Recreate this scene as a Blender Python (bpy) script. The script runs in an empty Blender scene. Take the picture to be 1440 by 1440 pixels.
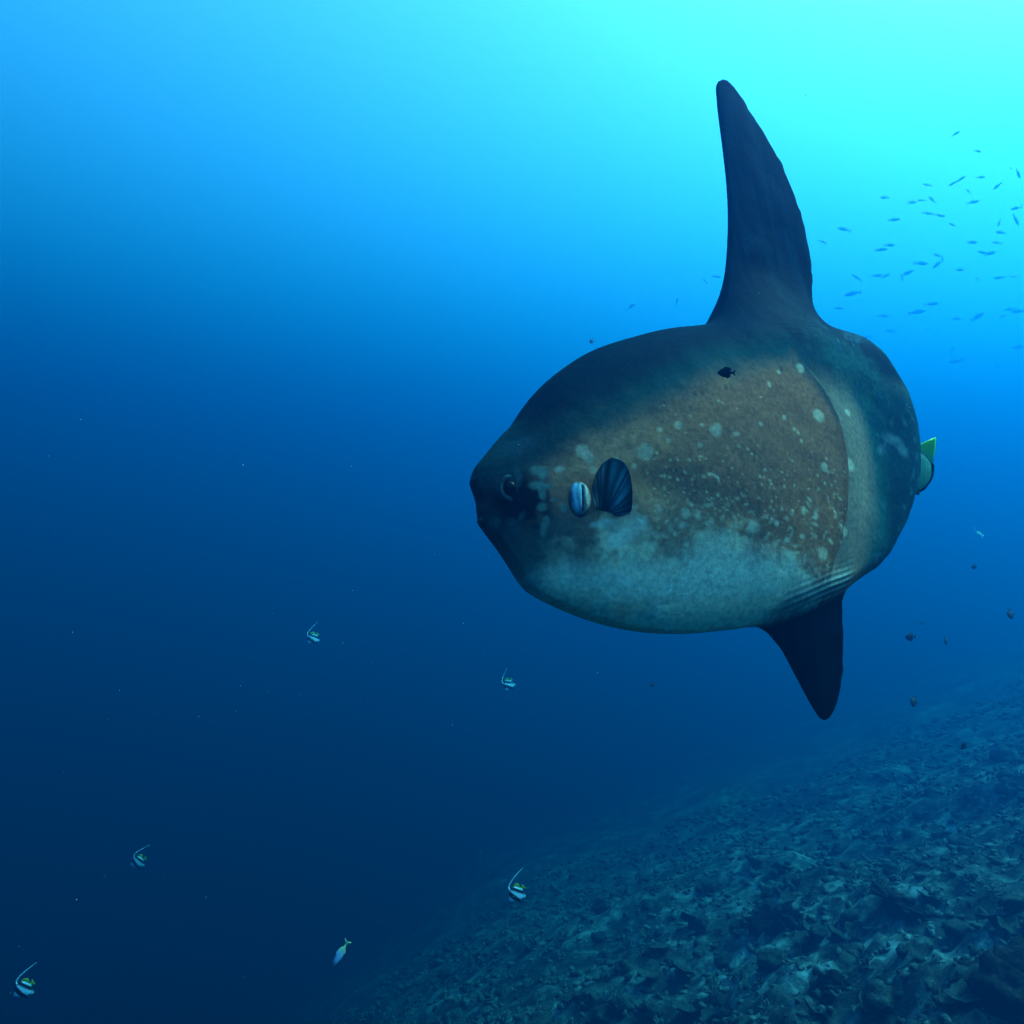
import bpy, math, random
import numpy as np
from mathutils import Matrix, Vector

S = bpy.context.scene
C = S.collection

# ------------------------------------------------------------------ camera, sky, sun, exposure
PITCH, ROLL = math.radians(2.0), math.radians(4.5)
FPX = 1130.0                                     # focal length in photo pixels (1440 wide)
cam = bpy.data.cameras.new('camera')
cam_o = bpy.data.objects.new('camera', cam)
C.objects.link(cam_o)
cam.sensor_width = 36.0
cam.lens = 36.0 * FPX / 1440.0
cam.clip_start, cam.clip_end = 0.05, 2000.0
CAM_R = Matrix.Rotation(math.radians(90) + PITCH, 3, 'X') @ Matrix.Rotation(ROLL, 3, 'Z')
cam_o.rotation_euler = CAM_R.to_euler()
S.camera = cam_o

SUN_EL, SUN_AZ = math.radians(57), math.radians(74)
SEA_SURFACE = 20                               # metres of water above the camera
w = bpy.data.worlds.new('World')
S.world = w
w.use_nodes = True
nt = w.node_tree
sky = nt.nodes.new('ShaderNodeTexSky')
sky.sky_type = 'NISHITA'
sky.sun_disc = False
sky.sun_elevation, sky.sun_rotation = SUN_EL, SUN_AZ
sky.dust_density, sky.ozone_density = 7.0, 0.0
nt.links.new(sky.outputs[0], nt.nodes['Background'].inputs[0])
nt.nodes['Background'].inputs[1].default_value = 0.15

sun = bpy.data.lights.new('sun', 'SUN')
sun.energy = 2.5
sun.angle = math.radians(0.5)
sun.color = (1.0, 0.97, 0.92)
sun_o = bpy.data.objects.new('sun', sun)
C.objects.link(sun_o)
sd = Vector((math.sin(SUN_AZ) * math.cos(SUN_EL), math.cos(SUN_AZ) * math.cos(SUN_EL), math.sin(SUN_EL)))
sun_o.rotation_euler = sd.to_track_quat('Z', 'Y').to_euler()
sun_o.location = sd * 30

S.view_settings.view_transform = 'Standard'
S.view_settings.look = 'None'
S.view_settings.gamma = 1.0
S.view_settings.use_curve_mapping = False
S.view_settings.exposure = 2.68
S.cycles.max_bounces = 6
S.cycles.diffuse_bounces = 3
S.cycles.glossy_bounces = 2
S.cycles.volume_bounces = 0
S.cycles.use_denoising = True
S.cycles.use_adaptive_sampling = False

# ------------------------------------------------------------------ helpers
NCAM = np.array(CAM_R)
rng = np.random.default_rng(7)
random.seed(7)


def ray(px, py):
    """World direction per metre of depth through a photo pixel."""
    return NCAM @ np.array([(px - 720) / FPX, (720 - py) / FPX, -1.0])


def at(px, py, depth):
    return ray(px, py) * depth


def hash2(ix, iy, seed):
    h = (ix.astype(np.int64) * 374761393 + iy.astype(np.int64) * 668265263 + seed * 1442695041) & 0xFFFFFFFF
    h = ((h ^ (h >> 13)) * 1274126177) & 0xFFFFFFFF
    h = (h ^ (h >> 16)) & 0xFFFFFFFF
    return h / 4294967295.0


def vnoise(x, y, seed=0):
    """Smooth value noise in -1..1."""
    x, y = np.asarray(x, float), np.asarray(y, float)
    ix, iy = np.floor(x), np.floor(y)
    fx, fy = x - ix, y - iy
    fx, fy = fx * fx * fx * (fx * (fx * 6 - 15) + 10), fy * fy * fy * (fy * (fy * 6 - 15) + 10)
    a, b = hash2(ix, iy, seed), hash2(ix + 1, iy, seed)
    c, d = hash2(ix, iy + 1, seed), hash2(ix + 1, iy + 1, seed)
    return ((a + (b - a) * fx) * (1 - fy) + (c + (d - c) * fx) * fy) * 2 - 1


def fbm(x, y, seed=0, octaves=4, gain=0.5):
    s, a, f = 0, 1.0, 1.0
    for k in range(octaves):
        s = s + a * vnoise(x * f + 17.3 * k, y * f - 9.1 * k, seed + k)
        a *= gain
        f *= 2.03
    return s


def smooth(a, b, x):
    t = np.clip((x - a) / (b - a), 0, 1)
    return t * t * (3 - 2 * t)


def link(name, me, parent=None):
    o = bpy.data.objects.new(name, me)
    C.objects.link(o)
    o.parent = parent
    return o


def mesh(name, verts, faces, mat=None, col=None, shade=True):
    me = bpy.data.meshes.new(name)
    me.from_pydata([tuple(map(float, v)) for v in verts], [], [tuple(map(int, f)) for f in faces])
    finish(me, mat, col, shade)
    return me


def finish(me, mat, col=None, shade=True):
    if shade:
        me.polygons.foreach_set('use_smooth', np.ones(len(me.polygons), bool))
    if col is not None:
        a = me.color_attributes.new('pigment', 'FLOAT_COLOR', 'POINT')
        c = np.ones((len(me.vertices), 4), np.float32)
        c[:, :3] = col
        a.data.foreach_set('color', c.ravel())
    if mat:
        me.materials.append(mat)
    me.update()


def quad_mesh(name, V, Q, mat, col=None):
    """Fast build from numpy vertex and quad arrays."""
    me = bpy.data.meshes.new(name)
    V = np.asarray(V, np.float32)
    Q = np.asarray(Q, np.int32)
    me.vertices.add(len(V))
    me.vertices.foreach_set('co', V.ravel())
    me.loops.add(Q.size)
    me.loops.foreach_set('vertex_index', Q.ravel())
    me.polygons.add(len(Q))
    me.polygons.foreach_set('loop_start', np.arange(0, Q.size, Q.shape[1], dtype=np.int32))
    me.update(calc_edges=True)
    me.validate()
    finish(me, mat, col)
    return me


def tag(o, label, cat, group=None):
    o['label'] = label
    o['category'] = cat
    if group:
        o['group'] = group
    return o


# ------------------------------------------------------------------ materials
def new_mat(name):
    m = bpy.data.materials.new(name)
    m.use_nodes = True
    return m, m.node_tree, m.node_tree.nodes['Principled BSDF']


def node(t, kind, **kw):
    n = t.nodes.new(kind)
    for k, v in kw.items():
        setattr(n, k, v)
    return n


def pigment_mat(name, rough=0.5, ior=1.2, mottling=0.25, scale=60, bump=0.15, bump_scale=120, dist=0.003, spec=None):
    """Skin: pigment stored on the mesh, broken up by fine procedural grain and relief."""
    m, t, p = new_mat(name)
    at_ = node(t, 'ShaderNodeAttribute', attribute_name='pigment')
    tc = node(t, 'ShaderNodeTexCoord')
    nz = node(t, 'ShaderNodeTexNoise')
    nz.inputs['Scale'].default_value = scale
    nz.inputs['Detail'].default_value = 5
    t.links.new(tc.outputs['Object'], nz.inputs['Vector'])
    mr = node(t, 'ShaderNodeMapRange')
    mr.inputs['From Min'].default_value, mr.inputs['From Max'].default_value = 0.3, 0.7
    mr.inputs['To Min'].default_value, mr.inputs['To Max'].default_value = 1 - mottling, 1 + mottling
    t.links.new(nz.outputs['Fac'], mr.inputs['Value'])
    mx = node(t, 'ShaderNodeVectorMath', operation='SCALE')
    t.links.new(at_.outputs['Color'], mx.inputs[0])
    t.links.new(mr.outputs[0], mx.inputs['Scale'])
    t.links.new(mx.outputs[0], p.inputs['Base Color'])
    p.inputs['Roughness'].default_value = rough
    p.inputs['IOR'].default_value = ior
    if spec is not None:
        p.inputs['Specular IOR Level'].default_value = spec
    if bump:
        nb = node(t, 'ShaderNodeTexNoise')
        nb.inputs['Scale'].default_value = bump_scale
        nb.inputs['Detail'].default_value = 3
        t.links.new(tc.outputs['Object'], nb.inputs['Vector'])
        bp = node(t, 'ShaderNodeBump')
        bp.inputs['Strength'].default_value = bump
        bp.inputs['Distance'].default_value = dist
        t.links.new(nb.outputs['Fac'], bp.inputs['Height'])
        t.links.new(bp.outputs[0], p.inputs['Normal'])
    return m


def plain_mat(name, col, rough=0.5, ior=1.2, var=0.3, scale=30):
    m, t, p = new_mat(name)
    tc = node(t, 'ShaderNodeTexCoord')
    nz = node(t, 'ShaderNodeTexNoise')
    nz.inputs['Scale'].default_value = scale
    t.links.new(tc.outputs['Object'], nz.inputs['Vector'])
    cr = node(t, 'ShaderNodeValToRGB')
    cr.color_ramp.elements[0].position, cr.color_ramp.elements[1].position = 0.3, 0.7
    cr.color_ramp.elements[0].color = (*[c * (1 - var) for c in col], 1)
    cr.color_ramp.elements[1].color = (*[min(1, c * (1 + var)) for c in col], 1)
    t.links.new(nz.outputs['Fac'], cr.inputs[0])
    t.links.new(cr.outputs[0], p.inputs['Base Color'])
    p.inputs['Roughness'].default_value = rough
    p.inputs['IOR'].default_value = ior
    return m


def reef_mat(name, dark, mid, pale, scale=1.0, pale_at=0.6, coords='Object'):
    """Encrusted rock: dark algae, mid-tone crust and pale sand or coral flecks, with knobbly relief."""
    m, t, p = new_mat(name)
    tc = node(t, 'ShaderNodeTexCoord')
    oi = node(t, 'ShaderNodeObjectInfo')
    off = node(t, 'ShaderNodeVectorMath', operation='ADD')
    t.links.new(tc.outputs[coords], off.inputs[0])
    sc = node(t, 'ShaderNodeVectorMath', operation='SCALE')
    sc.inputs[0].default_value = (31, 17, 11)
    t.links.new(oi.outputs['Random'], sc.inputs['Scale'])
    t.links.new(sc.outputs[0], off.inputs[1])

    def noise(s, det=6, rough=0.6, dist=0.0):
        n = node(t, 'ShaderNodeTexNoise')
        n.inputs['Scale'].default_value = s * scale
        n.inputs['Detail'].default_value = det
        n.inputs['Roughness'].default_value = rough
        n.inputs['Distortion'].default_value = dist
        t.links.new(off.outputs[0], n.inputs['Vector'])
        return n
    big, med, fine = noise(0.55, 4), noise(2.6, 8, 0.68, 0.6), noise(11, 6, 0.65)
    add = node(t, 'ShaderNodeMath', operation='MULTIPLY_ADD')
    t.links.new(big.outputs['Fac'], add.inputs[0])
    add.inputs[1].default_value = 0.45
    t.links.new(med.outputs['Fac'], add.inputs[2])
    add2 = node(t, 'ShaderNodeMath', operation='MULTIPLY_ADD')
    t.links.new(fine.outputs['Fac'], add2.inputs[0])
    add2.inputs[1].default_value = 0.35
    t.links.new(add.outputs[0], add2.inputs[2])
    sub = node(t, 'ShaderNodeMath', operation='SUBTRACT')
    t.links.new(add2.outputs[0], sub.inputs[0])
    sub.inputs[1].default_value = 0.4
    cr = node(t, 'ShaderNodeValToRGB')
    e = cr.color_ramp.elements
    e[0].position, e[0].color = 0.36, (*dark, 1)
    e[1].position, e[1].color = pale_at + 0.1, (*pale, 1)
    k = e.new(0.5)
    k.color = (*mid, 1)
    k = e.new(pale_at)
    k.color = (*[a * 0.6 + b * 0.4 for a, b in zip(mid, pale)], 1)
    t.links.new(sub.outputs[0], cr.inputs[0])
    t.links.new(cr.outputs[0], p.inputs['Base Color'])
    p.inputs['Roughness'].default_value = 0.9
    p.inputs['IOR'].default_value = 1.1
    bp = node(t, 'ShaderNodeBump')
    bp.inputs['Strength'].default_value = 0.9
    bp.inputs['Distance'].default_value = 0.08 / scale
    t.links.new(add2.outputs[0], bp.inputs['Height'])
    t.links.new(bp.outputs[0], p.inputs['Normal'])
    return m


M_REEF = reef_mat('reef_rock', (0.007, 0.013, 0.013), (0.020, 0.036, 0.037), (0.085, 0.17, 0.19), 1.0, 0.58)
M_BOULDER = reef_mat('coral_boulder_crust', (0.006, 0.008, 0.008), (0.016, 0.030, 0.030), (0.065, 0.11, 0.11), 3.0, 0.62)
M_BRANCH = reef_mat('branching_coral_skin', (0.02, 0.022, 0.018), (0.04, 0.07, 0.07), (0.11, 0.18, 0.18), 6.0, 0.58)
M_DARK = reef_mat('dark_algae_rock', (0.004, 0.005, 0.005), (0.009, 0.011, 0.010), (0.03, 0.034, 0.03), 3.0, 0.66)

# ------------------------------------------------------------------ setting: the reef slope
def ground_z(x, y, detail=True):
    x, y = np.asarray(x, float), np.asarray(y, float)
    ys = np.where(y > -3, y, -3 + (y + 3) * 0.15)
    z = 0.489 * x - 0.325 * ys - 3.8
    left = np.log1p(np.exp(np.clip((-x + 0.2) / 0.8, -40, 40))) * 0.8
    z = z - 0.42 * left
    z = z - np.log1p(np.exp(np.clip((z - 6) / 1.5, -40, 40))) * 1.5          # levels off at the reef top
    lo = -56.0
    z = lo + np.log1p(np.exp(np.clip((z - lo) / 3, -40, 40))) * 3
    if detail:
        near = np.exp(-(np.hypot(x - 3, y - 8) / 18) ** 2)
        z = z + 0.42 * vnoise(x / 2.6, y / 2.6, 3) + near * (
            0.20 * fbm(x / 0.9, y / 0.9, 5, 2) + np.exp(-(np.hypot(x - 3, y - 8) / 8) ** 2) * 0.13 * np.abs(fbm(x / 0.42, y / 0.42, 8, 3))
            + 0.0)
        fine_ = np.exp(-np.hypot(x - 3, y - 8) / 5.0)
        z = z + fine_ * (0.07 * fbm(x / 0.17, y / 0.17, 12, 2) + 0.06 * np.abs(fbm(x / 0.30, y / 0.30, 18, 2)))
    return z


def build_seabed():
    n = 720
    u = np.linspace(-1, 1, n)
    b = 3.2
    xs = 3.0 + b * np.sinh(u * np.arcsinh(275 / b))
    ys = 8.0 + b * np.sinh(u * np.arcsinh(275 / b))
    X, Y = np.meshgrid(xs, ys, indexing='ij')
    Z = ground_z(X, Y)
    V = np.stack([X, Y, Z], -1).reshape(-1, 3)
    i = np.arange(n * n).reshape(n, n)
    Q = np.stack([i[:-1, :-1], i[1:, :-1], i[1:, 1:], i[:-1, 1:]], -1).reshape(-1, 4)
    o = link('seabed', quad_mesh('seabed', V, Q, M_REEF))
    o['kind'] = 'structure'
    o['label'] = 'dark rubble reef slope dropping away to the left'


build_seabed()

# ------------------------------------------------------------------ the sunfish
MOLA_DEPTH = 2.4
YAW, LEAN = math.radians(20), math.radians(11)
xc = np.array([math.cos(YAW), 0, -math.sin(YAW)])
yc0 = np.array([-math.sin(YAW), 0, -math.cos(YAW)])
zc = math.cos(LEAN) * np.array([0, 1.0, 0]) + math.sin(LEAN) * yc0
yc = np.cross(zc, xc)
MB = NCAM @ np.stack([xc, yc, zc], 1)            # columns: tailwards, away from viewer, dorsal
MO = at(975, 680, MOLA_DEPTH)


def local_at(px, py, yl=0.0):
    """Fish-space point where a sight line meets the fish plane y = yl."""
    d = MB.T @ ray(px, py)
    o = MB.T @ (-MO)
    k = (yl - o[1]) / d[1]
    return o + d * k


OUT = [(661.5, 677), (664, 667), (669, 656), (681, 641), (695, 624), (709, 608), (720, 597), (733, 577), (750, 555),
       (775, 531), (810, 506), (840, 492), (880, 480), (915, 471), (940, 467), (965, 465), (980, 463), (992, 457.5),
       (1000, 449), (1006, 435), (1014, 414), (1019.5, 386), (1022.8, 346), (1023.7, 306), (1022.5, 272),
       (1018.8, 232), (1014.6, 198), (1010, 164), (1007.5, 141), (1006.6, 121), (1010, 114), (1016.9, 111.3),
       (1023, 113), (1031, 121), (1045, 141), (1057, 161), (1071, 182.5), (1085, 206.7), (1099.4, 232), (1112, 263.6),
       (1125, 298), (1133.5, 332), (1139, 363), (1142, 389), (1140, 411), (1140, 440), (1143.5, 452), (1150, 460),
       (1167.7, 465.5), (1190.5, 471), (1209, 477), (1224.5, 488.5), (1239, 503), (1248, 519), (1258, 536),
       (1265, 544), (1268, 549), (1274, 563), (1280.5, 582.7), (1286, 600), (1286.5, 609), (1288.6, 619), (1289.5, 635),
       (1290.4, 653), (1288, 680), (1284, 693), (1281, 702), (1275, 721), (1267, 742), (1256.5, 759), (1248.6, 775),
       (1237, 790), (1227.5, 800), (1209, 812), (1191, 825), (1183, 832), (1182.6, 846), (1183.3, 868), (1184.8, 897),
       (1184.8, 926), (1183.5, 955), (1179.5, 978), (1171.5, 1002), (1166, 1010), (1159.4, 1013.5), (1153, 1010.5),
       (1148, 1004), (1139, 989), (1129, 970), (1117.5, 948), (1110, 933), (1100, 914), (1091, 902.5), (1082.5, 892),
       (1073.7, 885), (1062, 881.5), (1022.5, 886), (982, 890), (942, 891.4), (901.6, 888.6), (861, 881), (821, 868.5),
       (781, 852), (748.6, 835), (732.5, 818), (720, 797), (704, 772.6), (688, 752.5), (679, 741), (674.5, 736.5),
       (674, 729), (673.6, 722), (672.5, 715), (672, 703), (668.8, 694), (664, 684)]


def dense(poly, closed=True, step=6.0):
    """Catmull-Rom resampling of a control polygon."""
    P = np.array(poly, float)
    n = len(P)
    out = []
    for i in range(n if closed else n - 1):
        if closed:
            p0, p1, p2, p3 = P[i - 1], P[i], P[(i + 1) % n], P[(i + 2) % n]
        else:
            p0, p1, p2, p3 = P[max(i - 1, 0)], P[i], P[i + 1], P[min(i + 2, n - 1)]
        k = max(1, int(np.hypot(*(p2 - p1)) / step))
        for j in range(k):
            t = j / k
            out.append(0.5 * ((2 * p1) + (-p0 + p2) * t + (2 * p0 - 5 * p1 + 4 * p2 - p3) * t * t
                              + (-p0 + 3 * p1 - 3 * p2 + p3) * t ** 3))
    if not closed:
        out.append(P[-1])
    return np.array(out)


def to_plane(pts):
    return np.array([local_at(a, b)[[0, 2]] for a, b in pts])


outline_px = dense(OUT)
# soft ragged trailing edges on fins and clavus
for i, (a, b) in enumerate(outline_px):
    ragged = (a > 1040 and b < 455 and a > 1023) or (a > 1190 and 470 < b < 830) or (a > 1175 and b > 835)
    if ragged:
        outline_px[i][0] += 0.9 * math.sin(i * 1.7) * (0.5 + 0.5 * math.sin(i * 0.53)) + 0.4 * math.sin(i * 0.9 + 1)
OL = to_plane(outline_px)


def seg_dist(X, Z, P, closed=True):
    """Distance to a polyline and, for closed ones, an inside mask."""
    D = np.full(X.shape, 1e9)
    ins = np.zeros(X.shape, bool)
    Q = np.roll(P, -1, 0) if closed else P[1:]
    for (ax, az), (bx, bz) in zip(P if closed else P[:-1], Q):
        dx, dz = bx - ax, bz - az
        t = np.clip(((X - ax) * dx + (Z - az) * dz) / (dx * dx + dz * dz + 1e-12), 0, 1)
        D = np.minimum(D, (X - ax - t * dx) ** 2 + (Z - az - t * dz) ** 2)
        if closed:
            cond = (az > Z) != (bz > Z)
            with np.errstate(divide='ignore', invalid='ignore'):
                ins ^= cond & (X < (bx - ax) * (Z - az) / (bz - az + 1e-30) + ax)
    return np.sqrt(D), ins


H = 0.004
x0, x1 = OL[:, 0].min() - 0.03, OL[:, 0].max() + 0.03
z0, z1 = OL[:, 1].min() - 0.03, OL[:, 1].max() + 0.03
GX, GZ = np.arange(x0, x1, H), np.arange(z0, z1, H)
XX, ZZ = np.meshgrid(GX, GZ, indexing='ij')
dist, inside = seg_dist(XX, ZZ, OL)
SD = np.where(inside, dist, -dist)


def poisson(dom, h, u=None, iters=200):
    u = np.zeros(dom.shape) if u is None else u.copy()
    i, j = np.indices(dom.shape)
    om = 1.93
    red = dom & ((i + j) % 2 == 0)
    black = dom & ((i + j) % 2 == 1)
    for _ in range(iters):
        for m in (red, black):
            s = np.zeros_like(u)
            s[1:-1, 1:-1] = u[2:, 1:-1] + u[:-2, 1:-1] + u[1:-1, 2:] + u[1:-1, :-2]
            u = np.where(m, (1 - om) * u + om * (s + h * h) / 4, u)
    return u


def upsample(u, shape, f):
    a = np.minimum(np.arange(shape[0]) / f, u.shape[0] - 1.001)
    b = np.minimum(np.arange(shape[1]) / f, u.shape[1] - 1.001)
    i, j = a.astype(int), b.astype(int)
    fa, fb = (a - i)[:, None], (b - j)[None]
    g = lambda p, q: u[np.minimum(i + p, u.shape[0] - 1)][:, np.minimum(j + q, u.shape[1] - 1)]
    return (g(0, 0) * (1 - fa) + g(1, 0) * fa) * (1 - fb) + (g(0, 1) * (1 - fa) + g(1, 1) * fa) * fb


dom = SD > -2.5 * H
uc = poisson(dom[::4, ::4], H * 4, None, 160)
uf = poisson(dom, H, np.where(dom, upsample(uc, dom.shape, 4), 0), 130)

# body proper (without fins and clavus), used to thin the fins
fin_d = smooth(local_at(1080, 500)[2], local_at(1080, 370)[2], ZZ)                       # dorsal fin
la, lb = local_at(1062, 868), local_at(1185, 818)                                       # anal fin base line
nx_, nz_ = -(lb[2] - la[2]), (lb[0] - la[0])
ln = math.hypot(nx_, nz_)
anal_t = -((XX - la[0]) * nx_ + (ZZ - la[2]) * nz_) / ln
fin_a = smooth(-0.03, 0.06, anal_t) * smooth(la[0] - 0.10, la[0] + 0.01, XX)
CREASE = [(1085, 497), (1104, 499), (1121, 505), (1134, 515), (1150, 533), (1163, 551), (1176, 577), (1187, 609),
          (1193.6, 646), (1195, 677.5), (1193.6, 714.5), (1188, 751), (1178, 781), (1171, 806), (1166, 826)]


def side_point(px, py):
    """Fish-space point on the near flank under a photo pixel (needs the thickness field)."""
    yl = 0.0
    for _ in range(8):
        p = local_at(px, py, yl)
        yl = -thick(p[0], p[2])
    return p


def thick(x, z):
    a = np.clip((x - x0) / H, 0, XX.shape[0] - 1.01)
    b = np.clip((z - z0) / H, 0, XX.shape[1] - 1.01)
    i, j = int(a), int(b)
    fa, fb = a - i, b - j
    v = (U[i, j] * (1 - fa) + U[i + 1, j] * fa) * (1 - fb) + (U[i, j + 1] * (1 - fa) + U[i + 1, j + 1] * fa) * fb
    return math.sqrt(max(v, 0))


KT = 0.19 / math.sqrt(uf.max())
xn = (XX - OL[:, 0].min()) / (OL[:, 0].max() - OL[:, 0].min())
longi = 1.08 - 0.30 * smooth(0.35, 0.95, xn)
thin = (1 - 0.72 * fin_d) * (1 - 0.70 * fin_a)
U = (KT * longi * thin) ** 2 * uf * np.clip(SD / 0.006, -1, 1)
crease = np.array([side_point(a, b)[[0, 2]] for a, b in dense(CREASE, False, 5)])
cd, _ = seg_dist(XX, ZZ, crease, False)
# signed distance behind the crease (positive on the clavus)
cx = np.interp(ZZ, crease[::-1, 1], crease[::-1, 0])
behind = XX - cx > 0
behind_d = np.where(behind, cd, -cd)
onrange = smooth(crease[0, 1] + 0.00, crease[0, 1] - 0.11, ZZ) * smooth(crease[-1, 1] + 0.005, crease[-1, 1] + 0.07, ZZ)
step_ = onrange * smooth(-0.004, 0.006, behind_d) * np.where(behind_d > -0.02, 1, 0)
gentle = smooth(crease[0, 1] + 0.08, crease[0, 1] - 0.30, ZZ) * smooth(crease[-1, 1] - 0.05, crease[-1, 1] + 0.20, ZZ)
cl_thin = 1 - onrange * 0.07 * smooth(-0.004, 0.005, behind_d) - gentle * 0.26 * smooth(0.0, 0.20, behind_d)
T = np.sqrt(np.clip(U, 0, None)) * cl_thin
# brow ridge and cheek relief, furrows at the fin bases
T = T + np.where(SD > 0.03, 1, 0) * (0.0025 * fbm(XX * 7, ZZ * 7, 40, 3) * smooth(0.03, 0.1, SD))
furrow_d = np.exp(-((ZZ - local_at(1080, 478)[2]) / 0.045) ** 2) * smooth(local_at(1040, 480)[0], local_at(1075, 480)[0], XX) \
    * smooth(local_at(1150, 480)[0], local_at(1110, 480)[0], XX)
furrow_a = np.exp(-((anal_t + 0.012) / 0.04) ** 2) * smooth(la[0] - 0.02, la[0] + 0.05, XX) * smooth(lb[0] - 0.01, lb[0] - 0.07, XX)
wob = 0.006 * vnoise(XX * 9, ZZ * 9, 77)
T = T + 0.0022 * 0.15 * furrow_d * np.sin((ZZ + wob) * 2 * math.pi / 0.017) + 0.0022 * furrow_a * np.sin((anal_t + wob) * 2 * math.pi / 0.0175)
U = np.where(U > 0, np.clip(T, 0.0005, None) ** 2, U)


def surface_nets(U2, gx, gz, h, ymax):
    gy = np.arange(-ymax, ymax + h, h)
    ny = len(gy)
    F = (U2[:, None, :] - (gy ** 2)[None, :, None]).astype(np.float32)
    s = F > 0
    n = np.zeros(tuple(d - 1 for d in F.shape), np.uint8)
    for a in (0, 1):
        for b in (0, 1):
            for c in (0, 1):
                n += s[a:a + n.shape[0], b:b + n.shape[1], c:c + n.shape[2]]
    act = (n > 0) & (n < 8)
    ci, cj, ck = np.nonzero(act)
    idx = np.full(n.shape, -1, np.int32)
    idx[ci, cj, ck] = np.arange(len(ci))
    acc = np.zeros((len(ci), 3))
    cnt = np.zeros(len(ci))
    cor = [(a, b, c) for a in (0, 1) for b in (0, 1) for c in (0, 1)]
    for A in cor:
        for ax in range(3):
            if A[ax]:
                continue
            B = list(A)
            B[ax] = 1
            fa = F[ci + A[0], cj + A[1], ck + A[2]]
            fb = F[ci + B[0], cj + B[1], ck + B[2]]
            x = (fa > 0) != (fb > 0)
            t = np.where(x, fa / np.where(x, fa - fb, 1), 0)
            p = np.tile(np.array(A, float), (len(ci), 1))
            p[:, ax] += t
            acc[x] += p[x]
            cnt[x] += 1
    acc /= cnt[:, None]
    V = np.stack([gx[0] + (ci + acc[:, 0]) * h, gy[0] + (cj + acc[:, 1]) * h, gz[0] + (ck + acc[:, 2]) * h], 1)
    faces = []
    for ax in range(3):
        o1, o2 = [(1, 2), (2, 0), (0, 1)][ax]
        a = s.take(range(0, s.shape[ax] - 1), ax)
        b = s.take(range(1, s.shape[ax]), ax)
        for sign, m in ((1, a & ~b), (-1, b & ~a)):
            e = np.array(np.nonzero(m))
            ok = (e[o1] > 0) & (e[o2] > 0) & (e[o1] < n.shape[o1]) & (e[o2] < n.shape[o2])
            e = e[:, ok]

            def cell(d1, d2):
                q = e.copy()
                q[o1] -= d1
                q[o2] -= d2
                return idx[q[0], q[1], q[2]]
            f = np.stack([cell(1, 1), cell(0, 1), cell(0, 0), cell(1, 0)], 1)
            faces.append(f if sign > 0 else f[:, ::-1])
    return V, np.concatenate(faces)


V, Q = surface_nets(U, GX, GZ, H, 0.26)
# light relaxation removes the grid stepping without shrinking the fins
E_ = np.concatenate([Q[:, [0, 1]], Q[:, [1, 2]], Q[:, [2, 3]], Q[:, [3, 0]]])
for it in range(4):
    acc = np.zeros_like(V)
    cnt = np.zeros(len(V))
    np.add.at(acc, E_[:, 0], V[E_[:, 1]])
    np.add.at(cnt, E_[:, 0], 1)
    lam = 0.5 if it % 2 == 0 else -0.52
    V = V + lam * (acc / cnt[:, None] - V)

# ---- pigment of the skin, in fish space
PX = 1.0 / (np.hypot(*(side_point(1000, 650) - side_point(1010, 650))[[0, 2]]) / 10)      # photo pixels per metre
vx, vz = V[:, 0], V[:, 2]


def curve(pts):
    q = np.array([side_point(a, b)[[0, 2]] for a, b in pts])
    o = np.argsort(q[:, 0])
    return np.interp(vx, q[o, 0], q[o, 1])


def blot(px, py, rx, ry=None, ang=0.0, soft=0.35):
    """Soft-edged elliptical patch (radii in photo pixels)."""
    ry = rx if ry is None else ry
    p = side_point(px, py)
    out = np.zeros(len(vx))
    R = max(rx, ry) * (1 + soft) / PX
    i = np.nonzero((np.abs(vx - p[0]) < R) & (np.abs(vz - p[2]) < R))[0]
    dx, dz = (vx[i] - p[0]) * PX, (vz[i] - p[2]) * PX
    c, s = math.cos(ang), math.sin(ang)
    r = np.hypot((dx * c + dz * s) / rx, (-dx * s + dz * c) / ry)
    out[i] = 1 - smooth(1 - soft, 1 + soft, r + 0.22 * n3[i] + 0.10 * n2[i])
    return out


def mix(col, other, f):
    i = np.nonzero(f)[0]
    col = col.copy()
    col[i] = col[i] * (1 - f[i, None]) + np.array(other)[None] * f[i, None]
    return col


BACK = (0.0018, 0.0090, 0.0160)
TEAL = (0.005, 0.036, 0.036)
BROWN = (0.220, 0.098, 0.047)
BROWN2 = (0.160, 0.066, 0.035)
PALE = (0.58, 0.58, 0.37)
SPOT = (0.38, 0.37, 0.26)
n1, n2, n3 = fbm(vx * 6, vz * 6, 20, 4), fbm(vx * 16, vz * 16, 25, 4), fbm(vx * 40, vz * 40, 30, 3)
col = np.tile(np.array(BACK), (len(V), 1))
zb = curve([(700, 690), (745, 668), (770, 652), (800, 636), (860, 608), (900, 582), (940, 565), (1000, 545), (1050, 524), (1090, 511), (1118, 512), (1150, 545), (1175, 585), (1300, 640)])
below = (zb - vz) * PX
col = mix(col, TEAL, smooth(-75, -10, below + 10 * n1) * 0.9)
col = mix(col, BROWN, smooth(-34, 44, below + 12 * n1 + 5 * n2))
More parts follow.
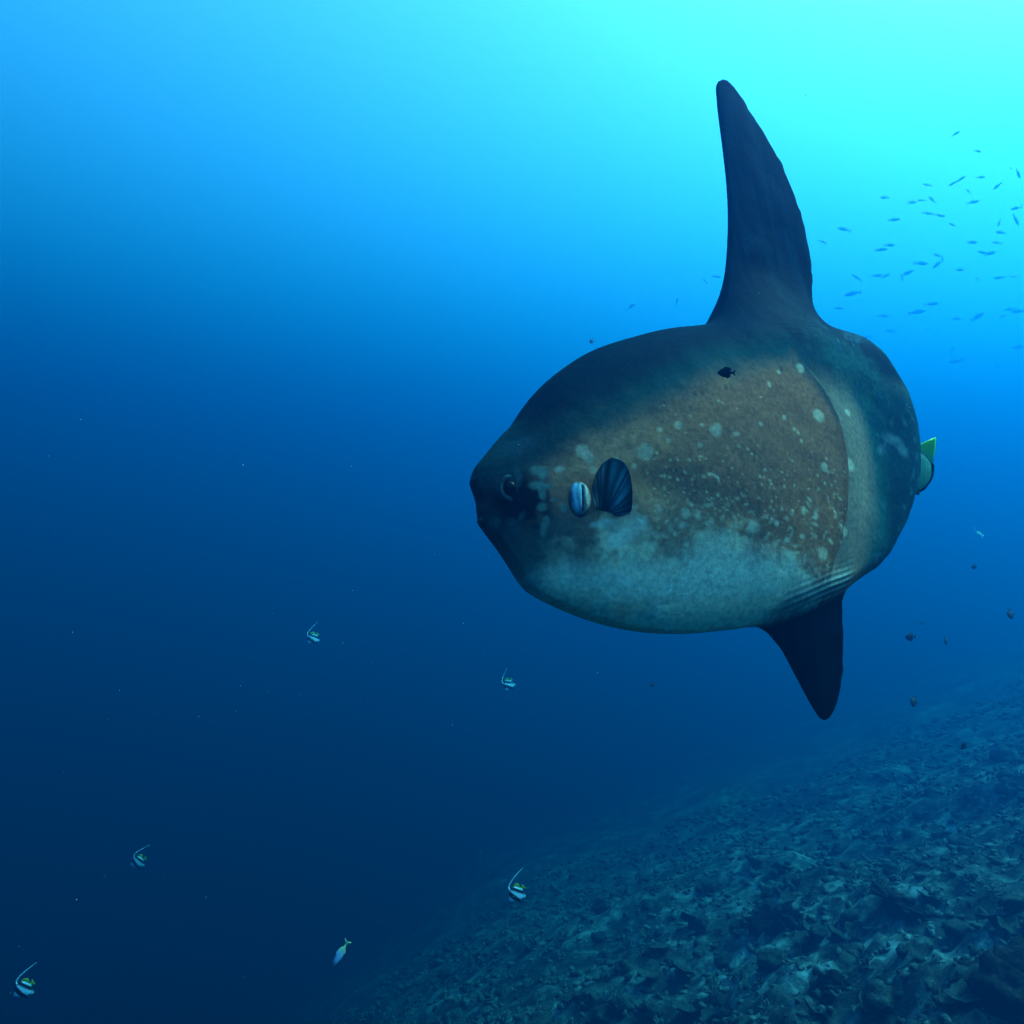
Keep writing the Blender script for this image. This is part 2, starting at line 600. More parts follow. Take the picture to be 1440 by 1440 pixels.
# darker, redder towards the middle of the flank behind the pectoral fin
col = mix(col, BROWN2, 0.75 * blot(1110, 620, 130, 170, 0, 0.8) * smooth(-14, 26, below + 9 * n1))
col = mix(col, (0.022, 0.07, 0.066), 0.85 * blot(765, 775, 62, 48, -0.3, 0.8))
col = mix(col, (0.085, 0.055, 0.034), 0.7 * np.clip(blot(930, 668, 48, 24, -0.2, 0.9) + 0.7 * blot(1000, 690, 70, 26, -0.15, 0.9), 0, 1))  # shadow behind the pectoral fin, painted into the flank colour
col = mix(col, (0.40, 0.20, 0.10), 0.6 * np.clip(blot(850, 645, 70, 24, 0.35, 0.9) + blot(905, 712, 34, 26, 0.2, 0.9), 0, 1))
col = mix(col, (0.24, 0.19, 0.115), 0.5 * blot(960, 760, 90, 40, 0, 0.9))
# pale belly with a blotched upper edge
zp = curve([(690, 800), (735, 806), (775, 778), (800, 758), (830, 738), (870, 733), (905, 752), (940, 790), (985, 778), (1030, 768), (1080, 772), (1120, 800), (1160, 850), (1200, 870)])
bl = (zp - vz) * PX
edge = bl + 26 * n2 + 20 * n1 - 10 * blot(770, 775, 60, 60, 0, 0.6) * (1 - n3)
gp_ = smooth(-48, 50, bl + 16 * n1)
pale = smooth(0.22, 0.80, gp_ + 0.34 * n2 + 0.12 * n3) * (0.5 + 0.5 * gp_) * smooth(0.0, 0.2, gp_)
lf = smooth(side_point(735, 780)[0], side_point(860, 780)[0], vx + 0.03 * n2)
low_ = smooth(side_point(800, 785)[2], side_point(800, 828)[2], vz + 0.012 * n1)
pale = pale * np.maximum(lf, low_) * smooth(side_point(705, 800)[0], side_point(765, 800)[0], vx)
col = mix(col, PALE, pale * (0.72 + 0.2 * np.clip(n2, -1, 1)))
col = mix(col, (0.26, 0.29, 0.22), pale * smooth(0.05, 0.5, n2) * 0.5)
col = mix(col, (0.58, 0.76, 0.62), 0.8 * blot(830, 818, 85, 17, -0.12, 0.8) * (0.75 + 0.25 * np.clip(n2, -1, 1)))
col = mix(col, (0.52, 0.66, 0.54), 0.5 * blot(1010, 812, 90, 30, 0.05, 0.9))
zr = curve([(700, 790), (735, 815), (780, 845), (821, 860), (861, 872), (901, 880), (942, 883), (1022, 878), (1062, 873), (1180, 850)])
col = mix(col, (0.14, 0.40, 0.35), smooth(-26, 2, (zr - vz) * PX + 6 * n2) * 0.8 * smooth(0, 20, bl))
# pale blotch under the pectoral fin
for a in [(882, 742, 20, 15, 0.3), (868, 760, 12, 8, 0), (900, 735, 10, 6, 0.2), (842, 738, 9, 4, 0), (856, 732, 12, 3, 0)]:
    col = mix(col, (0.40, 0.54, 0.45), 0.6 * blot(*a[:4], a[4], 0.6) * (0.8 + 0.2 * np.clip(n3, -1, 1)))
# head: dark face, pale scribbles behind the eye
face = smooth(0.0, 1.0, ((side_point(790, 690)[0] - vx) * PX) / 75 + 0.10 * n1)
col = mix(col, (0.008, 0.036, 0.038), face * (0.85 + 0.15 * np.clip(n2, -1, 1)) * smooth(-75, 60, (vz - side_point(720, 755)[2]) * PX + 60))
col = mix(col, (0.040, 0.125, 0.115), face * smooth(0, 50, (side_point(720, 740)[2] - vz) * PX))
col = mix(col, (0.002, 0.003, 0.006), 0.95 * np.clip(blot(726, 710, 32, 22, -0.5, 0.8) + 0.8 * blot(744, 695, 18, 24, 0, 0.8), 0, 1))
col = mix(col, (0.012, 0.045, 0.060), 0.7 * blot(722, 628, 24, 9, 0.25, 0.9))
for a in [(703, 686, 4, 12, 0.25), (711, 697, 4, 6, 0.6), (730, 675, 3, 12, -0.3), (728, 665, 4, 8, 0)]:
    col = mix(col, (0.02, 0.06, 0.065), 0.8 * blot(*a[:4], a[4], 0.5))
for a in [(757, 661, 10, 6, -0.2), (763, 668, 5, 7, 0), (754, 682, 9, 5, 0.1), (761, 690, 4, 11, 0.15), (768, 684, 8, 3, -0.2),
          (761, 713, 6, 5, 0.4), (733, 727, 3, 6, -0.5), (780, 703, 5, 2, 0.2), (767, 734, 4, 6, 0), (764, 746, 3.5, 8, 0), (793, 713, 3, 5, 0),
          (695, 735, 6, 8, 0), (722, 745, 8, 12, 0.2)]:
    col = mix(col, (0.08, 0.15, 0.125) if a[0] > 740 else (0.014, 0.065, 0.068), 0.85 * blot(*a[:4], a[4], 0.4))
# clavus: pale strip at the crease, teal, then navy rim with clouds of pale spots
bi = np.clip(((vx - x0) / H).astype(int), 0, XX.shape[0] - 1)
bj = np.clip(((vz - z0) / H).astype(int), 0, XX.shape[1] - 1)
bd = behind_d[bi, bj] * PX
onr = onrange[bi, bj]
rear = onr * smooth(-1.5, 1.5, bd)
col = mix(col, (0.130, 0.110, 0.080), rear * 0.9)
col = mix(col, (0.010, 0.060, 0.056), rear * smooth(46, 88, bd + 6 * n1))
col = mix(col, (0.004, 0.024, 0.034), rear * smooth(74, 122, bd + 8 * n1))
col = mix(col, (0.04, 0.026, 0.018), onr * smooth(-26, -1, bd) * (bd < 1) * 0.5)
col = mix(col, (0.010, 0.052, 0.050), 0.85 * np.clip(blot(1195, 520, 62, 36, -0.6, 0.8) + blot(1228, 560, 30, 44, 0.3, 0.8), 0, 1))
cloud = rear * smooth(50, 80, bd)
top_cl = smooth(side_point(1200, 560)[2], side_point(1200, 500)[2], vz) * smooth(side_point(1140, 500)[0], side_point(1170, 500)[0], vx)
cloud = np.maximum(cloud, top_cl * smooth(side_point(1170, 452)[2], side_point(1170, 476)[2], vz))
col = mix(col, (0.006, 0.032, 0.046), cloud * smooth(0.0, 0.9, n2) * 0.9)
col = mix(col, (0.02, 0.075, 0.095), cloud * smooth(0.6, 0.95, n3 + 0.35 * n2) * 0.55)
for a in [(1262, 622, 14, 9, -0.4), (1270, 634, 12, 8, -0.5), (1250, 616, 12, 8, 0), (1238, 632, 6, 8, 0)]:
    col = mix(col, (0.07, 0.16, 0.19), 0.6 * blot(*a[:4], a[4], 0.6) * (0.7 + 0.3 * np.clip(n3, -1, 1)))
# round pale spots read off the flank, then scattered flecks
for a in [(1006, 603, 8.5), (906, 635, 9.5), (954, 598, 4.6), (818, 634, 8), (826, 643, 7), (788, 660, 5.5, 4), (1152, 584, 8.6),
          (1125, 517, 6), (1160, 657, 6.3), (1195, 655, 8.5), (1187, 748, 8, 6), (1157, 779, 8.2), (1059, 741, 8), (963, 720, 6.2),
          (961, 739, 6, 4), (958, 537, 7), (914, 563, 4), (846, 588, 9), (928, 604, 3.6), (940, 619, 3), (834, 661, 5, 4), (892, 655, 3.5),
          (1103, 587, 3.4), (1117, 603, 3), (1070, 596, 3), (1035, 610, 4.5, 2.6), (987, 597, 3.5, 2.6), (984, 626, 3.6), (1039, 627, 3.2),
          (1127, 620, 2.5), (1082, 541, 3, 5), (1095, 523, 2.6), (1192, 580, 5, 4), (1130, 720, 4), (1092, 736, 4), (905, 741, 4, 5),
          (1105, 790, 9, 7), (1120, 802, 7, 5)]:
    rx, ry = a[2], (a[3] if len(a) > 3 else a[2])
    f = 0.55 if a[0] > 870 or a[1] > 620 else 0.3
    tone = SPOT if not (a[0] < 860 and a[1] < 600) and not (a[0] < 960 and a[1] < 570) else (0.02, 0.04, 0.038)
    col = mix(col, tone, f * blot(a[0], a[1], rx, ry, 0, 0.42))
col = mix(col, (0.07, 0.055, 0.038), 0.35 * blot(1000, 640, 150, 60, 0, 0.9))
k = 0
while k < 620:
    a, b = rng.uniform(880, 1190), rng.uniform(545, 850)
    dens = 0.05 + 0.95 * smooth(600, 740, b) if b < 770 else 0.8
    dens *= smooth(870, 960, a) if b < 700 else 1
    if rng.random() > dens or a > np.interp(b, [505, 550, 610, 680, 750, 806, 850], [1118, 1160, 1185, 1193, 1186, 1170, 1150]):
        continue
    k += 1
    big = rng.random() < 0.35 * smooth(650, 760, b)
    r = rng.uniform(2.2, 3.8) if big else rng.uniform(0.9, 2.1)
    el = rng.uniform(1.0, 3.0) if big or rng.random() < 0.4 else 1.0
    col = mix(col, SPOT, rng.uniform(0.22, 0.6) * blot(a, b, r * el ** 0.55, r / el ** 0.45, rng.normal(0, 0.6), 0.45))
# faint flecks on fins and back
for k in range(120):
    i = rng.integers(len(V))
    if V[i, 2] > zb[i] - 0.02 or anal_t[bi[i], bj[i]] > 0.02:
        r = rng.uniform(1.2, 3.6)
        d = np.hypot(vx - vx[i], (vz - vz[i]) * 0.7) * PX / r
        col = mix(col, (0.003, 0.020, 0.026), (1 - smooth(0.5, 1.3, d)) * rng.uniform(0.2, 0.7))
# fin bases: pale furrow crests
col = mix(col, (0.020, 0.045, 0.042), np.clip(furrow_d[bi, bj] * smooth(0.2, 0.95, np.sin((vz + wob[bi, bj]) * 2 * math.pi / 0.017)), 0, 1) * smooth(-0.3, 0.5, n2) * 0.55)
fa_ = furrow_a[bi, bj]
col = mix(col, (0.05, 0.11, 0.10), np.clip(fa_ * 1.2, 0, 1) * 0.8)
col = mix(col, (0.26, 0.32, 0.29), np.clip(fa_ * smooth(0.1, 0.9, np.sin((anal_t[bi, bj] + wob[bi, bj]) * 2 * math.pi / 0.0175)), 0, 1) * 0.8)
col = mix(col, (0.0012, 0.003, 0.007), smooth(0.012, 0.045, anal_t[bi, bj]) * smooth(la[0] - 0.03, la[0] + 0.01, vx))

fin_v = np.maximum(fin_d[bi, bj], fin_a[bi, bj])
rays = 1 - 0.38 * fin_v + fin_v * (0.55 * fbm(vx * 55 + 3 * vz, vz * 2.5, 90, 3) + 0.35 * n2)
scr = (1 - smooth(0.0, 0.05, np.abs(vnoise(vx * 9 + 2 * n1, vz * 16, 95)))) * smooth(0.35, 0.7, vnoise(vx * 5, vz * 5, 96))
col = col * np.clip(rays, 0.3, 2.2)[:, None] * (1 + 0.5 * scr)[:, None]
M_SKIN = pigment_mat('sunfish_skin', 0.6, 1.08, 0.26, 70, 0.2, 140, 0.004, 0.12)
mola = bpy.data.objects.new('ocean_sunfish', None)
C.objects.link(mola)
m4 = Matrix([list(MB[r]) + [MO[r]] for r in range(3)] + [[0, 0, 0, 1]])
mola.matrix_world = m4
mola.empty_display_size = 0.2
tag(mola, 'huge disc-shaped ocean sunfish with tall dorsal fin and pale-spotted brown flank', 'sunfish')
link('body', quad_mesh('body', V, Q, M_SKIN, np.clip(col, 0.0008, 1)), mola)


def ball(n=24, m=14):
    vs, fs = [(0, 0, -1)], []
    for i in range(1, m):
        t = math.pi * i / m
        for j in range(n):
            p = 2 * math.pi * j / n
            vs.append((math.sin(t) * math.cos(p), math.sin(t) * math.sin(p), -math.cos(t)))
    vs.append((0, 0, 1))
    for j in range(n):
        fs.append((0, 1 + (j + 1) % n, 1 + j))
        fs.append((len(vs) - 1, 1 + (m - 2) * n + j, 1 + (m - 2) * n + (j + 1) % n))
    for i in range(m - 2):
        for j in range(n):
            a = 1 + i * n
            fs.append((a + j, a + (j + 1) % n, a + n + (j + 1) % n, a + n + j))
    return np.array(vs, float), fs


M_EYE = plain_mat('eye_dark', (0.0015, 0.0015, 0.005), 0.25, 1.12, 0.2)
M_IRIS = plain_mat('eye_ring', (0.006, 0.024, 0.030), 0.6, 1.08, 0.7, 45)
M_GILL = pigment_mat('gill_skin', 0.65, 1.1, 0.3, 150, 0.2, 200, 0.001, 0.2)
M_PEC = pigment_mat('pectoral_skin', 0.45, 1.2, 0.2, 120, 0.15, 200, 0.001)
M_LIP = plain_mat('lip', (0.012, 0.030, 0.034), 0.5, 1.2, 0.4, 90)
bv, bf = ball()
eye_p = side_point(719, 686)
for side in (-1, 1):
    ec = np.array([eye_p[0], side * (abs(eye_p[1]) - 0.009), eye_p[2]])
    e = link('eye', mesh('eye', bv * [0.0215, 0.016, 0.0225] + ec, bf, M_EYE), mola)
    # soft ring of skin round the eyeball
    vs, fs = [], []
    nn, mm = 40, 10
    for i in range(nn):
        a = 2 * math.pi * i / nn
        for j in range(mm):
            b = 2 * math.pi * j / mm
            rr = 0.0275 + 0.007 * math.cos(b)
            vs.append((ec[0] + rr * math.cos(a) * 1.03, ec[1] + side * (0.0045 + 0.005 * math.sin(b)), ec[2] + rr * math.sin(a) * 1.08))
            fs.append((i * mm + j, (i + 1) % nn * mm + j, (i + 1) % nn * mm + (j + 1) % mm, i * mm + (j + 1) % mm))
    link('eyelid', mesh('eyelid', vs, fs, M_IRIS), e)

# beak-like lips below the snout bump
mp = local_at(676, 731)
lipv, lipf = [], []
for i in range(25):
    a = -1.25 + 2.5 * i / 24
    for j in range(8):
        b = 2 * math.pi * j / 8
        rr = 0.030 + 0.007 * math.cos(b)
        lipv.append((mp[0] + 0.026 - rr * math.cos(a) * 0.95, rr * math.sin(a) * 1.05, mp[2] + 0.007 * math.sin(b) - 0.003))
lipf = [(i * 8 + j, (i + 1) * 8 + j, (i + 1) * 8 + (j + 1) % 8, i * 8 + (j + 1) % 8) for i in range(24) for j in range(8)]
link('lip', mesh('lip', lipv, lipf, M_LIP), mola)

# gill opening: a small dome split by a dark slit
gp = side_point(815, 702)
for side in (-1, 1):
    vs, cs, fs = [], [], []
    nr, na = 22, 56
    for i in range(nr + 1):
        r = i / nr
        for j in range(na):
            a = 2 * math.pi * j / na
            dx, dz = r * math.cos(a) * 14, r * math.sin(a) * 22.5
            x, z = gp[0] + dx / PX, gp[2] + dz / PX
            slit = math.exp(-((dx - 3.2 - 0.05 * dz) / 1.4) ** 2) * (1 if abs(dz + 0) < 15 else max(0, 1 - (abs(dz) - 15) / 3))
            y = thick(x, z) + 0.007 * (1 - r ** 3) - 0.005 * slit - (0.012 if i == nr else 0)
            vs.append((x, side * y, z))
            c = np.array([0.010, 0.030, 0.040])
            inner = float(smooth(1.0, 0.80, np.array(r + 0.12 * (-dz / 25)))) 
            streak = 0.8 + 0.2 * math.sin(dx * 0.9 + 1.3 * math.sin(dz * 0.16 + 0.8))
            c = c * (1 - inner) + inner * streak * (np.array([0.15, 0.40, 0.52]) if dx < 3 else np.array([0.38, 0.44, 0.41]))
            rim = math.exp(-((dx + 11.5 + 0.018 * dz * dz * 0.5) / 3.5) ** 2)
            c = c * (1 - 0.9 * rim) + 0.9 * rim * np.array([0.004, 0.008, 0.02])
            low = float(smooth(-6, -20, np.array(dz)))
            c = c * (1 - 0.8 * low) + 0.8 * low * np.array([0.008, 0.028, 0.034])
            c = c * (1 - slit) + slit * np.array([0.002, 0.004, 0.006])
            lip_ = float(smooth(0.86, 1.0, np.array(r + 0.06 * math.sin(5 * a))))
            c = c * (1 - lip_) + lip_ * np.array([0.11, 0.065, 0.038])
            cs.append(c)
    for i in range(nr):
        for j in range(na):
            q = (i * na + j, i * na + (j + 1) % na, (i + 1) * na + (j + 1) % na, (i + 1) * na + j)
            fs.append(q if side > 0 else q[::-1])
    link('gill_opening', mesh('gill_opening', vs, fs, M_GILL, np.array(cs)), mola)

# pectoral fin: a ribbed fan standing off the flank
PEC = [(834, 707), (832, 693), (834, 678), (840, 663), (849, 650), (862, 643), (875, 647), (884, 660), (888.5, 680), (889.5, 702), (887, 720), (876, 726), (866, 727)]
pe = dense(PEC, False, 2.0)
sp_ = side_point(852, 716)
for side in (-1, 1):
    ns, nr = len(pe), 22
    vs, cs, fs = [], [], []
    for layer in (0, 1):
        for i in range(ns):
            u_ = i / (ns - 1)
            bx, bz = 838 + 26 * u_, 715 + 9 * u_
            for j in range(nr + 1):
                r = j / nr
                px_, py_ = bx + (pe[i][0] - bx) * r, bz + (pe[i][1] - bz) * r
                uw = u_ + 0.018 * math.sin(u_ * 23) + 0.012 * math.sin(u_ * 41 + 2 * r)
                ridge = math.cos(uw * 2 * math.pi * 12) * (0.65 + 0.35 * math.sin(u_ * 37 + 1))
                off = 0.006 + 0.055 * r ** 0.8 * (0.55 + 0.45 * math.sin(math.pi * u_)) + 0.0022 * r * ridge * (1 - 0.4 * r)
                off += (0.0022 * (1 - 0.7 * r) + 0.0004) * (1 if layer == 0 else -1)
                yl = -(abs(sp_[1]) + off - 0.010)
                q = local_at(px_, py_, yl)
                vs.append((q[0], side * -q[1], q[2]))
                lt = 0.5 + 0.5 * ridge
                lt = lt ** 1.4 * (0.25 + 0.75 * math.sin(math.pi * min(1, r * 1.02)) ** 0.8) * (0.55 + 0.45 * math.sin(u_ * 9.5 + 3.5 * r + 0.4)) * (0.35 + 0.65 * min(1, abs(u_ - 0.52) * 4 + r * 0.8))
                c = np.array([0.003, 0.008, 0.012]) * (1 - lt) + lt * (np.array([0.24, 0.30, 0.28]) if u_ < 0.33 else np.array([0.05, 0.28, 0.34]))
                edge_ = smooth(0.88, 1.0, np.array(r))
                c = c * (1 - 0.7 * edge_) + 0.7 * edge_ * np.array([0.002, 0.004, 0.009])
                cs.append(c)
    st = nr + 1
    base = ns * st
    for i in range(ns - 1):
        for j in range(nr):
            a = i * st + j
            q = (a, a + 1, a + st + 1, a + st)
            fs.append(q)
            fs.append(tuple(base + k for k in q[::-1]))
    rim = [i * st + nr for i in range(ns)]
    for a, b in zip(rim[:-1], rim[1:]):
        fs.append((a, base + a, base + b, b))
    for j in range(nr):
        fs.append((j, j + 1, base + j + 1, base + j)[::-1])
        a = (ns - 1) * st + j
        fs.append((a, a + 1, base + a + 1, base + a))
    link('pectoral_fin', mesh('pectoral_fin', vs, fs, M_PEC, np.array(cs)), mola)

# ------------------------------------------------------------------ small fish
def loft(stations, seg=16, sub=5):
    """Stations (x, z_top, z_bottom, half_width) -> closed body of elliptical rings."""
    A = dense([(s[0], s[1], s[2], s[3]) for s in stations], False, 1e9) if False else np.array(stations, float)
    t = np.linspace(0, len(A) - 1, (len(A) - 1) * sub + 1)
    R = np.zeros((len(t), 4))
    for k, tt in enumerate(t):
        i = min(int(tt), len(A) - 2)
        f = tt - i
        p0, p1, p2, p3 = A[max(i - 1, 0)], A[i], A[i + 1], A[min(i + 2, len(A) - 1)]
        R[k] = 0.5 * (2 * p1 + (-p0 + p2) * f + (2 * p0 - 5 * p1 + 4 * p2 - p3) * f * f + (-p0 + 3 * p1 - 3 * p2 + p3) * f ** 3)
    vs, fs = [], []
    for x, zt, zb_, hw in R:
        for j in range(seg):
            a = 2 * math.pi * j / seg
            vs.append((x, hw * math.sin(a), (zt + zb_) / 2 + (zt - zb_) / 2 * math.cos(a)))
    n = len(R)
    for i in range(n - 1):
        for j in range(seg):
            fs.append((i * seg + j, i * seg + (j + 1) % seg, (i + 1) * seg + (j + 1) % seg, (i + 1) * seg + j))
    fs.append(tuple(range(seg))[::-1])
    fs.append(tuple((n - 1) * seg + j for j in range(seg)))
    return np.array(vs), fs


def slab(poly, t=0.006, taper=0.25):
    """A thin fin: outline in x-z given a thickness that narrows to the edge."""
    P = np.array(poly, float)
    c = P.mean(0)
    vs, fs = [], []
    n = len(P)
    inner = c + (P - c) * 0.8
    for s in (1, -1):
        for p in P:
            vs.append((p[0], s * t * taper, p[1]))
        for p in inner:
            vs.append((p[0], s * t, p[1]))
        vs.append((c[0], s * t, c[1]))
    m = 2 * n + 1
    for k, s in ((0, 1), (m, -1)):
        for i in range(n):
            j = (i + 1) % n
            q = (k + i, k + j, k + n + j, k + n + i)
            q2 = (k + n + i, k + n + j, k + 2 * n)
            fs.append(q if s < 0 else q[::-1])
            fs.append(q2 if s < 0 else q2[::-1])
    for i in range(n):
        j = (i + 1) % n
        fs.append((i, j, m + j, m + i))
    return np.array(vs), fs


def swing(o, px, py, depth, size, ang=0.0, yaw=0.0, flip=False, bank=0.0):
    """Pose a fish: ang turns it in the upright plane facing us, yaw swings the head to or from us."""
    r = Matrix.Rotation(math.radians(ang), 3, 'Z') @ Matrix.Rotation(math.radians(yaw + (180 if flip else 0)), 3, 'Y') \
        @ Matrix(((1, 0, 0), (0, 0, 1), (0, -1, 0))) @ Matrix.Rotation(math.radians(bank), 3, 'X')
    m = (CAM_R @ r).to_4x4()
    o.matrix_world = Matrix.Translation(Vector(at(px, py, depth))) @ m @ Matrix.Scale(size, 4)


def copy_tree(o, parent=None):
    c = o.copy()
    C.objects.link(c)
    c.parent = parent
    for ch in [q for q in bpy.data.objects if q.parent == o]:
        copy_tree(ch, c)
    return c


M_BANNER = pigment_mat('bannerfish_skin', 0.45, 1.2, 0.1, 40, 0)
M_YELLOW = plain_mat('yellow_fin', (0.14, 0.24, 0.03), 0.5, 1.2, 0.25, 20)
M_WHITE = plain_mat('white_fin', (0.25, 0.48, 0.66), 0.5, 1.2, 0.15, 20)
M_BLACK = plain_mat('black_fin', (0.004, 0.004, 0.006), 0.8, 1.06, 0.3, 20)


def banner_pigment(P):
    x, z = P[:, 0], P[:, 2]
    s = x + 0.16 * z * 0 - 0.30 * np.abs(z) * 0
    s1 = x + 0.22 * z                                # first band leans back towards the belly
    s2 = x + 0.52 * z
    c = np.tile([0.26, 0.50, 0.68], (len(P), 1))
    b1 = smooth(-0.30, -0.28, s1) * smooth(-0.06, -0.09, s1)
    b2 = smooth(0.085, 0.11, s2) * smooth(0.29, 0.265, s2)
    c = mix(c, (0.006, 0.007, 0.010), b1)
    c = mix(c, (0.006, 0.007, 0.010), b2)
    c = mix(c, (0.14, 0.24, 0.03), smooth(0.33, 0.36, s2))
    c = mix(c, (0.01, 0.01, 0.012), smooth(-0.445, -0.46, x) * 0.7)
    return c


def make_bannerfish():
    root = bpy.data.objects.new('bannerfish', None)
    C.objects.link(root)
    v, f = loft([(-0.50, 0.012, -0.022, 0.010), (-0.44, 0.05, -0.06, 0.035), (-0.36, 0.15, -0.15, 0.06), (-0.24, 0.28, -0.26, 0.082),
                 (-0.08, 0.37, -0.34, 0.088), (0.08, 0.36, -0.35, 0.075), (0.22, 0.25, -0.27, 0.05), (0.31, 0.10, -0.12, 0.03), (0.36, 0.065, -0.07, 0.02), (0.40, 0.06, -0.065, 0.012)], 20, 6)
    link('body', mesh('body', v, f, M_BANNER, banner_pigment(v)), root)
    v, f = slab([(0.37, 0.06), (0.44, 0.12), (0.51, 0.14), (0.50, 0.0), (0.51, -0.14), (0.44, -0.12), (0.37, -0.06)], 0.008)
    link('tail_fin', mesh('tail_fin', v, f, M_YELLOW), root)
    v, f = slab([(-0.02, 0.36), (0.12, 0.395), (0.26, 0.40), (0.37, 0.32), (0.385, 0.20), (0.34, 0.085), (0.24, 0.20), (0.14, 0.30)], 0.012)
    link('dorsal_fin', mesh('dorsal_fin', v, f, M_YELLOW), root)
    v, f = slab([(0.06, -0.32), (0.16, -0.44), (0.27, -0.42), (0.33, -0.28), (0.28, -0.15), (0.16, -0.26)], 0.012)
    link('anal_fin', mesh('anal_fin', v, f, M_BANNER, banner_pigment(v)), root)
    v, f = slab([(-0.18, -0.26), (-0.06, -0.33), (-0.02, -0.50), (-0.10, -0.46)], 0.012)
    link('pelvic_fin', mesh('pelvic_fin', v, f, M_BLACK), root)
    # long white streamer of the dorsal fin
    path = dense([(-0.10, 0.30), (-0.12, 0.42), (-0.04, 0.52), (0.16, 0.59), (0.42, 0.635), (0.72, 0.66), (1.02, 0.67)], False, 0.06)
    vs, fs = [], []
    for i, (x, z) in enumerate(path):
        t = i / (len(path) - 1)
        d = path[min(i + 1, len(path) - 1)] - path[max(i - 1, 0)]
        d = d / np.hypot(*d)
        wd = 0.034 * (1 - t) ** 0.8 + 0.008
        for a, b in ((1, 0), (0, 1), (-1, 0), (0, -1)):
            vs.append((x - d[1] * wd * a, 0.012 * b * (1 - 0.6 * t), z + d[0] * wd * a))
    for i in range(len(path) - 1):
        for j in range(4):
            fs.append((i * 4 + j, i * 4 + (j + 1) % 4, (i + 1) * 4 + (j + 1) % 4, (i + 1) * 4 + j))
    fs.append((3, 2, 1, 0))
    fs.append(tuple((len(path) - 1) * 4 + j for j in range(4)))
    link('dorsal_streamer', mesh('dorsal_streamer', vs, fs, M_WHITE), root)
    for s in (-1, 1):
        link('eye', mesh('eye', bv * 0.024 + [-0.385, s * 0.058, 0.035], bf, M_EYE), root)
    return root


ban = make_bannerfish()
BG = 'striped bannerfish over the drop-off'
for i, (px, py, d, L, ang, yaw, lab) in enumerate([
        (33, 1391, 6.8, 0.18, 33, 15, 'brightest striped bannerfish with long white streamer, lowest over the blue drop-off'),
        (726, 1257, 7.2, 0.185, 40, 15, 'striped bannerfish with straight white streamer in front of the dim reef slope edge'),
        (715, 963, 17.0, 0.30, 58, 25, 'small bannerfish with faint upright streamer hanging beneath the sunfish belly'),
        (440, 898, 17.0, 0.30, 42, 25, 'small faint bannerfish in open blue water off the sunfish snout'),
        (194, 1212, 13.0, 0.25, 22, 15, 'dim bannerfish with short streamer swimming level over the blue drop-off'),
        (1379, 752, 24.0, 0.30, 60, 50, 'faint pale-barred bannerfish in open water behind the sunfish tail')]):
    o = ban if i == 0 else copy_tree(ban)
    swing(o, px, py, d, L, ang, yaw)
    tag(o, lab, 'bannerfish', BG)


def simple_fish(name, stations, tail, dorsal, anal, mat, finmat, pigment=None, eye=None):
    root = bpy.data.objects.new(name, None)
    C.objects.link(root)
    v, f = loft(stations, 14, 5)
    link('body', mesh('body', v, f, mat, None if pigment is None else pigment(v)), root)
    for nm, poly in (('tail_fin', tail), ('dorsal_fin', dorsal), ('anal_fin', anal)):
        if poly:
            v, f = slab(poly, 0.01)
            link(nm, mesh(nm, v, f, finmat, None if pigment is None or finmat is not mat else pigment(v)), root)
    if eye:
        for s in (-1, 1):
            link('eye', mesh('eye', bv * eye[3] + [eye[0], s * eye[1], eye[2]], bf, M_EYE), root)
    return root


SLIM = [(-0.50, 0.01, -0.012, 0.008), (-0.44, 0.055, -0.05, 0.035), (-0.30, 0.115, -0.10, 0.06), (-0.10, 0.14, -0.13, 0.072),
        (0.10, 0.115, -0.115, 0.06), (0.26, 0.06, -0.065, 0.035), (0.36, 0.028, -0.03, 0.016), (0.40, 0.03, -0.03, 0.010)]
FORK = [(0.385, 0.03), (0.46, 0.11), (0.56, 0.17), (0.49, 0.0), (0.56, -0.17), (0.46, -0.11), (0.385, -0.03)]
SD_ = [(-0.16, 0.13), (-0.06, 0.19), (0.08, 0.165), (0.24, 0.10), (0.22, 0.06), (0.0, 0.11)]
SA_ = [(0.02, -0.11), (0.08, -0.165), (0.2, -0.11), (0.24, -0.065), (0.12, -0.09)]
DEEP = [(-0.50, 0.01, -0.015, 0.012), (-0.42, 0.10, -0.10, 0.05), (-0.26, 0.22, -0.21, 0.085), (-0.05, 0.28, -0.27, 0.095),
        (0.15, 0.21, -0.21, 0.07), (0.28, 0.09, -0.10, 0.035), (0.36, 0.05, -0.055, 0.018), (0.40, 0.05, -0.05, 0.01)]
DFORK = [(0.38, 0.05), (0.48, 0.15), (0.55, 0.19), (0.48, 0.0), (0.55, -0.19), (0.48, -0.15), (0.38, -0.05)]
DD_ = [(-0.22, 0.22), (-0.10, 0.34), (0.10, 0.33), (0.30, 0.22), (0.24, 0.10), (0.0, 0.25)]
DA_ = [(-0.04, -0.25), (0.10, -0.34), (0.28, -0.22), (0.24, -0.10), (0.1, -0.20)]

M_FUSILIER = pigment_mat('fusilier_skin', 0.4, 1.25, 0.1, 40, 0)
M_SCHOOL = plain_mat('schooling_fish_skin', (0.42, 0.48, 0.50), 0.5, 1.2, 0.2, 20)
M_DUSK = plain_mat('dusky_fish_skin', (0.007, 0.009, 0.014), 0.6, 1.15, 0.3, 20)

